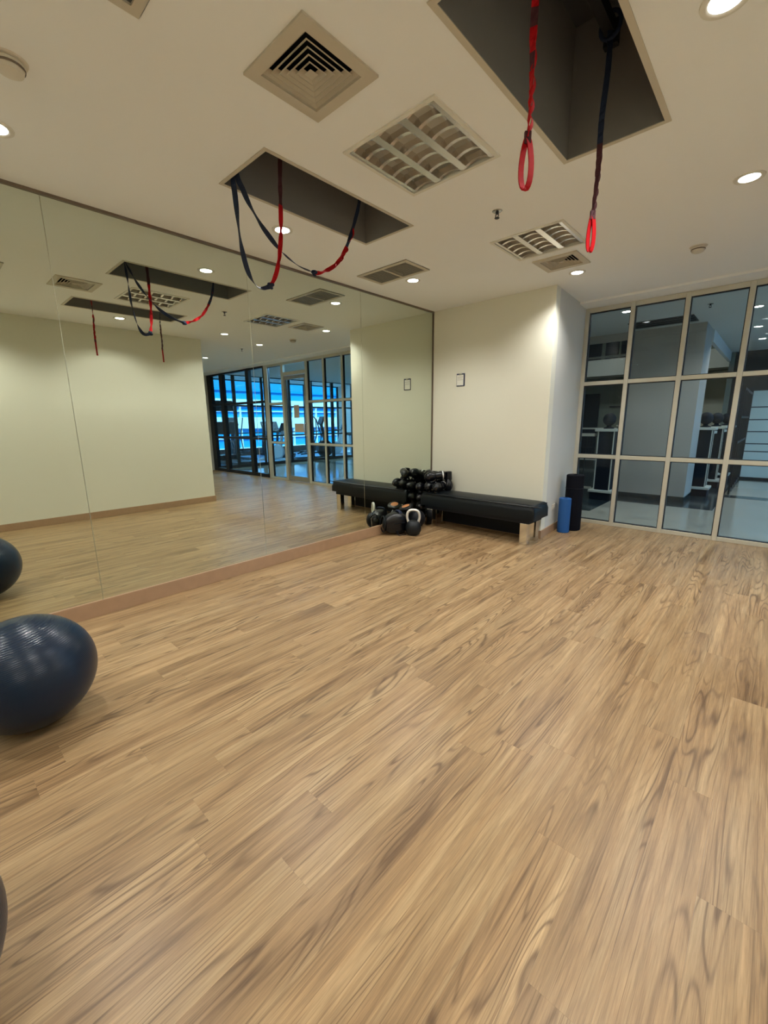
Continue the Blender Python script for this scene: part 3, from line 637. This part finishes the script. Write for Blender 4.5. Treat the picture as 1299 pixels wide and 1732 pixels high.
# kettlebell
kb = thing('kettlebell', 'black kettlebell with a polished steel handle in front of the pile', 'kettlebell', (0.355, 4.15, 0), 0.65); kb.scale = (1.06, 1.06, 1.06)
MB().lathe([(0, 0), (0.055, 0), (0.078, 0.018), (0.094, 0.055), (0.097, 0.092), (0.088, 0.135), (0.064, 0.168), (0.03, 0.184), (0, 0.187)], 30).build('bell', M['iron'], kb, smooth=60)
MB().tube(spline([(-0.058, 0, 0.155), (-0.074, 0, 0.215), (-0.068, 0, 0.272), (-0.035, 0, 0.305), (0.035, 0, 0.305), (0.068, 0, 0.272), (0.074, 0, 0.215), (0.058, 0, 0.155)], 5), 0.0155, 12).build('handle', M['handle'], kb, smooth=60)
# medicine ball behind it
mbl = thing('medicine_ball', 'black medicine ball with a white stripe below the gloves', 'medicine ball', (0.145, 4.475, 0))
MB().ellipsoid((0, 0, 0.128), (0.128, 0.128, 0.128), 32, 20).build('ball_skin', M['rubber'], mbl, smooth=80)
MB().tube([(0.1285 * math.cos(a) * 0.85, 0.1285 * math.cos(a) * -0.527, 0.128 + 0.1285 * math.sin(a)) for a in [2 * PI * i / 40 for i in range(40)]], 0.004, 6, True).build('stripe', M['stripe'], mbl, smooth=60)
# focus mitts
def focus_mitt(label, loc, rot, face):
    t = thing('focus_mitt', label, 'focus mitt', loc, 0, None); t.rotation_euler = rot
    MB().lathe([(0, 0.0), (0.085, 0.0), (0.098, 0.012), (0.098, 0.030), (0.085, 0.042), (0, 0.046)], 30).build('pad', M['pvc'], t, smooth=50)
    MB().lathe([(0, 0.0475), (0.052, 0.045), (0.055, 0.042), (0, 0.042)], 26).build('target_patch', face, t, smooth=50)
    MB().ribbon([(0.07 * math.cos(a), 0, -0.04 * math.sin(a)) for a in [PI * i / 10 for i in range(11)]], 0.05, 0.006, (PI / 2, PI / 2), (0, 0, 1)).build('hand_strap', M['pvc'], t)
focus_mitt('round focus mitt with a tan target patch lying behind the shield', (0.105, 4.315, 0.285), (0.30, -0.15, 0), M['tan'])
focus_mitt('black round focus mitt tilted against the mirror beside the medicine ball', (0.022, 4.31, 0.115), (0.0, 1.4, 0.0), M['leather'])

# ================================================================== LOBBY BEHIND THE GLASS
HL = 2.95
lf = struct(B(-4.0, XE, YG + 0.06, 17.2, -0.06, 0.0).build('floor', M['tile']))
for x0, x1, y0, y1 in ((-4.0, 1.60, 7.12, 17.1), (1.60, 3.06, 8.35, 8.90), (2.6, 3.06, 8.90, 13.3), (3.06, XE - .1, 9.95, 10.28), (3.06, XE - .1, 12.9, 13.28)):
    B(x0, x1, y0, y1, -0.001, 0.0025).build('dark_border', M['darktile'], lf)
mb = MB().prism([(-4.0, YG + 0.05), (XE, YG + 0.05), (XE, 13.4), (2.6, 13.4), (2.6, 8.9), (-4.0, 8.9)], HL, HL + 0.3)
lc = struct(mb.build('ceiling', M['greywall']))
B(-4.0, 2.6, 8.86, 8.92, HL - 0.13, HL).build('edge_beam', M['pillar'], lc); B(2.56, 2.62, 9.70, 13.4, HL - 0.20, HL).build('edge_beam', M['greywall'], lc)
B(-4.1, 2.6, 8.9, 17.3, 7.0, 7.1).build('upper_slab', M['teal'], lc)
B(-4.1, 2.6, 8.8, 8.9, HL + 0.3, 7.0).build('upper_wall', M['teal'], lc); B(2.6, 2.7, 8.8, 17.3, HL + 0.3, 7.0).build('upper_wall', M['teal'], lc)
struct(B(1.55, 2.60, 8.89, 9.72, 0, HL).build('wall_pillar', M['pillar']))
struct(B(1.54, 2.61, 8.88, 9.73, 0, 0.09).build('baseboard_pillar', M['darktile']))
struct(B(-4.1, 1.42, YG + 0.02, YG + 0.10, 0, HL).build('wall_lobby_near', M['greywall']))
struct(B(-4.1, -4.0, YG, 17.3, 0, 7.1).build('wall_lobby_left', M['teal']))
ab = struct(B(-4.0, 2.7, 17.0, 17.2, 0, 7.1).build('wall_atrium', M['teal']))
B(-4.0, 2.6, 16.1, 17.0, 2.88, 3.42).build('balcony_parapet', M['greywall'], ab); B(-4.0, 2.6, 16.05, 16.13, 3.46, 3.52).build('balcony_handrail', M['steel'], ab)
for x in (-2.9, -2.25, -1.75, -1.2, -0.7, 0.0): B(x, x + 0.42, 16.94, 17.0, 3.42, 4.35).build('shop_window', M['tealdark'], ab)
B(-4.0, 2.6, 16.9, 17.0, 4.35, 4.9).build('fascia', M['greywall'], ab)
B(1.1, 2.6, 16.96, 17.0, 0, 2.86).build('pale_lining', M['stone'], ab); B(-1.75, -1.25, 16.93, 17.0, 0, 2.35).build('dark_door', M['tealdark'], ab); B(-3.2, -2.2, 16.93, 17.0, 0.2, 1.0).build('pale_panel', M['palepanel'], ab); B(-0.9, 0.3, 16.95, 17.0, 1.85, 1.90).build('moulding', M['tealdark'], ab)
ve = struct(B(2.6, XE, 13.32, 13.45, 0, HL).build('wall_lobby_end', M['tealdark']))
zz = [0.04, 0.44, 0.66, 0.84, 1.12, 1.395, 1.68, 2.06]
for z0, z1 in zip(zz, zz[1:]):
    for k in range(4): B(3.13 + k * 1.5, 3.13 + k * 1.5 + 1.485, 13.29, 13.32, z0 + 0.012, z1 - 0.012).build('panel', M['palepanel'], ve)
struct(B(XE - 0.05, XE + 0.05, YG, 6.36, 0, 3.3).build('trim_2', M['dark']))
struct(B(2.6, 2.7, 13.3, 17.1, 0, HL + 0.3).build('wall_void', M['teal']))

def newel(x, y, label, s=1.0):
    t = thing('newel_post', label, 'post', (x, y, 0), 0, 'stone posts in the lobby')
    t.scale = (s, s, s)
    B(-0.18, 0.18, -0.18, 0.18, 0, 0.135).build('plinth', M['darkstone'], t, bevel=0.006)
    B(-0.205, 0.205, -0.205, 0.205, 0.135, 0.178).build('plinth_slab', M['stone'], t, bevel=0.006); 
    sh = B(-0.125, 0.125, -0.125, 0.125, 0.178, 1.225).build('shaft', M['darkstone'], t)
    for a, b in ((-1, -1), (1, -1), (1, 1), (-1, 1)): B(a * 0.128 - 0.008, a * 0.128 + 0.008, b * 0.128 - 0.008, b * 0.128 + 0.008, 0.178, 1.225).build('edge_strip', M['stone'], sh)
    B(-0.18, 0.18, -0.18, 0.18, 1.225, 1.272).build('cap', M['stone'], t, bevel=0.008)
    MB().lathe([(0.085, 1.272), (0.085, 1.290), (0.045, 1.302), (0.035, 1.325), (0.05, 1.338), (0, 1.34)], 24).build('finial_neck', M['darkstone'], t, smooth=40)
    MB().ellipsoid((0, 0, 1.435), (0.108, 0.108, 0.112), 28, 18).build('finial_ball', M['darkstone'], t, smooth=80)
newel(1.42, 8.42, 'dark stone post with ball finial left of the pillar')
newel(2.655, 9.95, 'dark stone post with ball finial nearest the pillar\'s right side')
newel(2.70, 11.3, 'dark stone post with ball finial, second beyond the pillar')
newel(2.76, 12.7, 'dark stone post with ball finial, third and furthest beyond the pillar')
newel(0.20, 14.6, 'dark stone post with ball finial across the atrium')
def balustrade(a, b, label):
    a, b = Vector(a), Vector(b); t = thing('balustrade', label, 'railing', a); d = b - a; n = int(d.length / 0.16)
    MB().bar((0, 0, 1.16), d + Vector((0, 0, 1.16)), 0.10, 0.05).build('handrail', M['stone'], t)
    MB().bar((0, 0, 0.92), d + Vector((0, 0, 0.92)), 0.025).build('rail', M['dark'], t); MB().bar((0, 0, 0.18), d + Vector((0, 0, 0.18)), 0.04).build('rail', M['stone'], t)
    for i in range(1, n): p = d * (i / n); MB().bar(p + Vector((0, 0, 0.18)), p + Vector((0, 0, 0.92)), 0.016).build('baluster', M['dark'], t)
balustrade((1.21, 8.42, 0), (-1.2, 8.42, 0), 'stone-topped railing running left from the post by the pillar')
balustrade((2.655, 10.16, 0), (2.70, 11.09, 0), 'stone-topped railing between the posts right of the pillar')
balustrade((2.70, 11.51, 0), (2.76, 12.49, 0), 'stone-topped railing between the two furthest posts')
balustrade((-0.01, 14.6, 0), (-3.5, 14.6, 0), 'stone-topped railing on the far side of the atrium')
gt = thing('metal_gate', 'black barred metal gate beside the pale panels', 'gate', (3.12, 10.35, 0))
for k in range(6): B(-0.015, 0.015, k * 0.5 - 0.015, k * 0.5 + 0.015, 0.0, 2.0).build('bar', M['dark'], gt)
for z in (0.06, 0.98, 1.45, 1.97): B(-0.012, 0.012, -0.015, 2.515, z - 0.02, z + 0.02).build('cross_rail', M['dark'], gt)
for x, y, lb in ((1.826, 7.20, 'lobby downlight behind the first glass column'), (3.232, 8.198, 'lobby downlight in the right-hand row, nearest the glass'), (3.183, 9.94, 'lobby downlight in the right-hand row, middle one'), (3.20, 11.48, 'lobby downlight in the right-hand row, furthest one')):
    downlight(x, y, lb, HL, 50.0, (0.86, 0.95, 1.0), 'lobby ceiling downlights')
for x, y, lb in ((-1.5, 12.0, 'unseen atrium downlight added over the far left railing'), (1.2, 12.6, 'unseen atrium downlight added over the middle of the void')):  # unseen lamps added to brighten the atrium
    downlight(x, y, lb, 7.0, 260.0, (0.95, 1.0, 0.95), 'added atrium lights')
sprinkler(2.759, 7.56, 'small black sprinkler head on the lobby ceiling', HL)
slot = thing('slot_diffuser', 'long dark slot in the lobby ceiling before the pillar', 'air vent', (2.07, 8.38, HL)); B(-0.44, 0.44, -0.28, 0.28, -0.006, 0.0).build('frame', M['tealdark'], slot); 
for k in range(3): B(-0.42, 0.42, -0.2 + 0.17 * k, -0.18 + 0.17 * k, -0.012, -0.006).build('fin', M['dark'], slot)
for k, (x, y, z, lb) in enumerate(((5.47, 6.72, HL, 'cool white panel light in the lobby just behind the glass door'), (6.4, 11.2, HL, 'blue panel light added over the lobby end in place of daylight'))):  # the second panel is added to throw blue daylight on the pillar
    t = thing('panel_light', lb, 'ceiling light', (x, y, z)); B(-0.36, 0.36, -0.13, 0.13, -0.02, 0).build('frame', M['white'], t); B(-0.33, 0.33, -0.10, 0.10, -0.024, -0.02).build('diffuser', M['panel_lobby'], t)

# ================================================================== GYM
struct(B(XE, 14.2, 6.0, 16.0, -0.06, 0.0).build('floor', M['carpet']))
struct(B(XE, 14.2, 6.0, 16.0, 3.32, 3.5).build('ceiling', M['greywall']))
struct(B(XE, 14.2, 6.1, 6.3, 0, 3.4).build('wall_gym_near', M['greywall'])); struct(B(XE, 14.2, 15.8, 16.0, 0, 3.4).build('wall_gym_end', M['greywall']))
partition('window_3', [(6.37, 0.06), (7.13, 0.10), (8.15, 0.06), (9.25, 0.10), (10.25, 0.06), (11.26, 0.12), (12.3, 0.06), (13.3, 0.10)], 3.3, [1.0, 2.0, 2.95], M['dark'], axis='y', at=XE, fw=0.05, base=0.10)
partition('window_4', [(6.35, 0.1), (8.7, 0.09), (11.1, 0.09), (13.5, 0.09), (15.7, 0.1)], 3.3, [1.0], M['dark'], axis='y', at=14.1, fw=0.05, base=0.32, gm=M['bglass'])
for k, (x, y, lb) in enumerate(((11.6, 8.4, 'cool white panel light over the treadmills'), (11.6, 11.4, 'cool white panel light over the gym middle'), (11.6, 14.2, 'cool white panel light at the gym end'))):
    t = thing('panel_light', lb, 'ceiling light', (x, y, 3.32)); B(-0.6, 0.6, -0.15, 0.15, -0.02, 0).build('frame', M['white'], t); B(-0.57, 0.57, -0.12, 0.12, -0.024, -0.02).build('diffuser', M['panel_lit'], t)
def treadmill(x, y, rz, label, tv=False):
    t = thing('treadmill', label, 'treadmill', (x, y, 0), rz)
    B(-0.38, 0.38, -0.85, 0.75, 0.05, 0.16).build('deck', M['machine'], t, bevel=0.02); B(-0.25, 0.25, -0.82, 0.45, 0.16, 0.168).build('belt', M['rubber'], t)
    B(-0.36, 0.36, 0.42, 0.85, 0.14, 0.34).build('motor_cover', M['machine'], t, bevel=0.04)
    for s in (-1, 1):
        MB().bar((s * 0.36, 0.55, 0.14), (s * 0.36, 0.40, 1.15), 0.09, 0.06).build('upright', M['machine'], t)
        MB().tube([(s * 0.36, 0.45, 0.98), (s * 0.36, -0.05, 0.95)], 0.025).build('handrail', M['machine'], t, smooth=50)
        B(s * 0.33 - 0.05, s * 0.33 + 0.05, -0.8, -0.7, 0, 0.05).build('foot', M['rubber'], t)
    MB().prism_axis([(0.30, 1.08), (0.42, 1.08), (0.56, 1.48), (0.50, 1.50)], 'x', -0.40, 0.40).build('console', M['machine'], t, bevel=0.015)
    if tv:
        MB().bar((0, 0.55, 1.1), (0, 0.55, 2.0), 0.07).build('screen_post', M['machine'], t); B(-0.36, 0.36, 0.46, 0.55, 1.86, 2.22).build('screen', M['machine'], t, bevel=0.01)
def bike(x, y, rz, label):
    t = thing('exercise_bike', label, 'exercise bike', (x, y, 0), rz)
    for yy in (-0.5, 0.5): B(-0.26, 0.26, yy - 0.04, yy + 0.04, 0.0, 0.07).build('foot_bar', M['machinew'], t, bevel=0.01)
    MB().lathe([(0, -0.06), (0.25, -0.06), (0.28, 0), (0.25, 0.06), (0, 0.06)], 28, mtx=Matrix.Rotation(PI / 2, 3, 'Y')).build('flywheel_cover', M['machinew'], t, smooth=40, loc=(0, 0.22, 0.36))
    MB().bar((0, -0.5, 0.06), (0, 0.5, 0.06), 0.07).bar((0, -0.28, 0.06), (0, -0.32, 0.85), 0.06).bar((0, 0.3, 0.3), (0, 0.45, 1.15), 0.09).build('frame', M['machinew'], t)
    MB().ellipsoid((0, -0.33, 0.90), (0.12, 0.15, 0.05), 16, 10).build('saddle', M['machine'], t, smooth=80)
    MB().tube([(-0.24, 0.18, 1.12), (-0.24, 0.42, 1.12), (0.24, 0.42, 1.12), (0.24, 0.18, 1.12)], 0.018).build('handlebar', M['machine'], t, smooth=50)
    MB().prism_axis([(0.42, 1.14), (0.50, 1.14), (0.62, 1.42), (0.56, 1.44)], 'x', -0.20, 0.20).build('console', M['machine'], t, bevel=0.01)
    for s in (-1, 1): MB().bar((s * 0.08, 0.05, 0.36), (s * 0.10, 0.05 + s * 0.15, 0.30), 0.03).box(s * 0.13 - 0.05, s * 0.13 + 0.05, s * 0.15, s * 0.15 + 0.09, 0.27, 0.30).build('pedal', M['machine'], t)
def elliptical(x, y, rz, label):
    t = thing('elliptical_trainer', label, 'elliptical trainer', (x, y, 0), rz)
    MB().bar((0, -0.85, 0.05), (0, 0.8, 0.05), 0.10, 0.08).box(-0.3, 0.3, -0.9, -0.8, 0, 0.06).box(-0.3, 0.3, 0.75, 0.85, 0, 0.06).build('base_frame', M['machine'], t)
    MB().lathe([(0, -0.10), (0.33, -0.10), (0.36, 0), (0.33, 0.10), (0, 0.10)], 28, mtx=Matrix.Rotation(PI / 2, 3, 'Y')).build('flywheel_cover', M['machine'], t, smooth=40, loc=(0, 0.45, 0.40))
    MB().bar((0, 0.5, 0.5), (0, 0.32, 1.4), 0.10).build('mast', M['machine'], t)
    MB().prism_axis([(0.22, 1.35), (0.32, 1.35), (0.44, 1.66), (0.36, 1.68)], 'x', -0.22, 0.22).build('console', M['machine'], t, bevel=0.01)
    for s in (-1, 1):
        MB().tube([(s * 0.26, -0.05 * s, 0.28), (s * 0.26, 0.22, 0.9), (s * 0.28, 0.12 + 0.1 * s, 1.55), (s * 0.24, 0.02 + 0.1 * s, 1.66)], 0.022).build('moving_arm', M['machine'], t, smooth=50)
        MB().bar((s * 0.2, 0.45, 0.4 + 0.12 * s), (s * 0.2, -0.65, 0.22), 0.05).box(s * 0.2 - 0.08, s * 0.2 + 0.08, -0.55, -0.15, 0.28, 0.33).build('pedal', M['machine'], t)
treadmill(10.3, 7.45, -1.57, 'dark treadmill with a raised screen nearest the black framed glass', True)
elliptical(12.6, 8.9, -1.57, 'dark elliptical trainer behind the second black glass bay')
treadmill(12.4, 10.6, -1.57, 'dark treadmill by the outer windows')
bike(10.75, 9.35, 1.2, 'white exercise bike seen through the narrow glass beside the door')
elliptical(10.1, 10.85, 0.3, 'dark elliptical trainer seen through the glass door')
bike(10.75, 12.3, 0.6, 'white exercise bike seen right of the door')
bike(10.5, 13.6, 0.5, 'white exercise bike at the far end of the gym')

# ================================================================== OUTSIDE
struct(B(14.2, 80, -40, 80, -12.2, -12.0).build('floor', M['asphalt']))
bd = thing('office_building', 'white banded office block with blue windows across the street', 'building', (34.0, 20.0, -12))
B(0, 10, -26, 34, 0, 16.4).build('core', M['facadeglass'], bd)
for z in (0.2, 3.6, 6.9, 10.1, 12.95, 15.1):
    hgt = 1.05 if z > 9 else 1.3
    if z > 15: hgt = 0.55
    B(-0.35, 0, -26, 34, z, z + hgt).build('spandrel_band', M['facade'], bd)
for z0, z1 in ((11.15, 12.95), (14.0, 15.1)):
    for k in range(21): B(-0.22, 0, -26 + 3 * k - 0.06, -26 + 3 * k + 0.06, z0, z1).build('window_mullion', M['facade'], bd)
    B(-0.2, 0, -26, 34, (z0 + z1) / 2 - 0.04, (z0 + z1) / 2 + 0.04).build('window_rail', M['facade'], bd)
B(-0.2, 0.2, -26, 34, 16.4, 16.6).build('parapet', M['facadeglass'], bd)
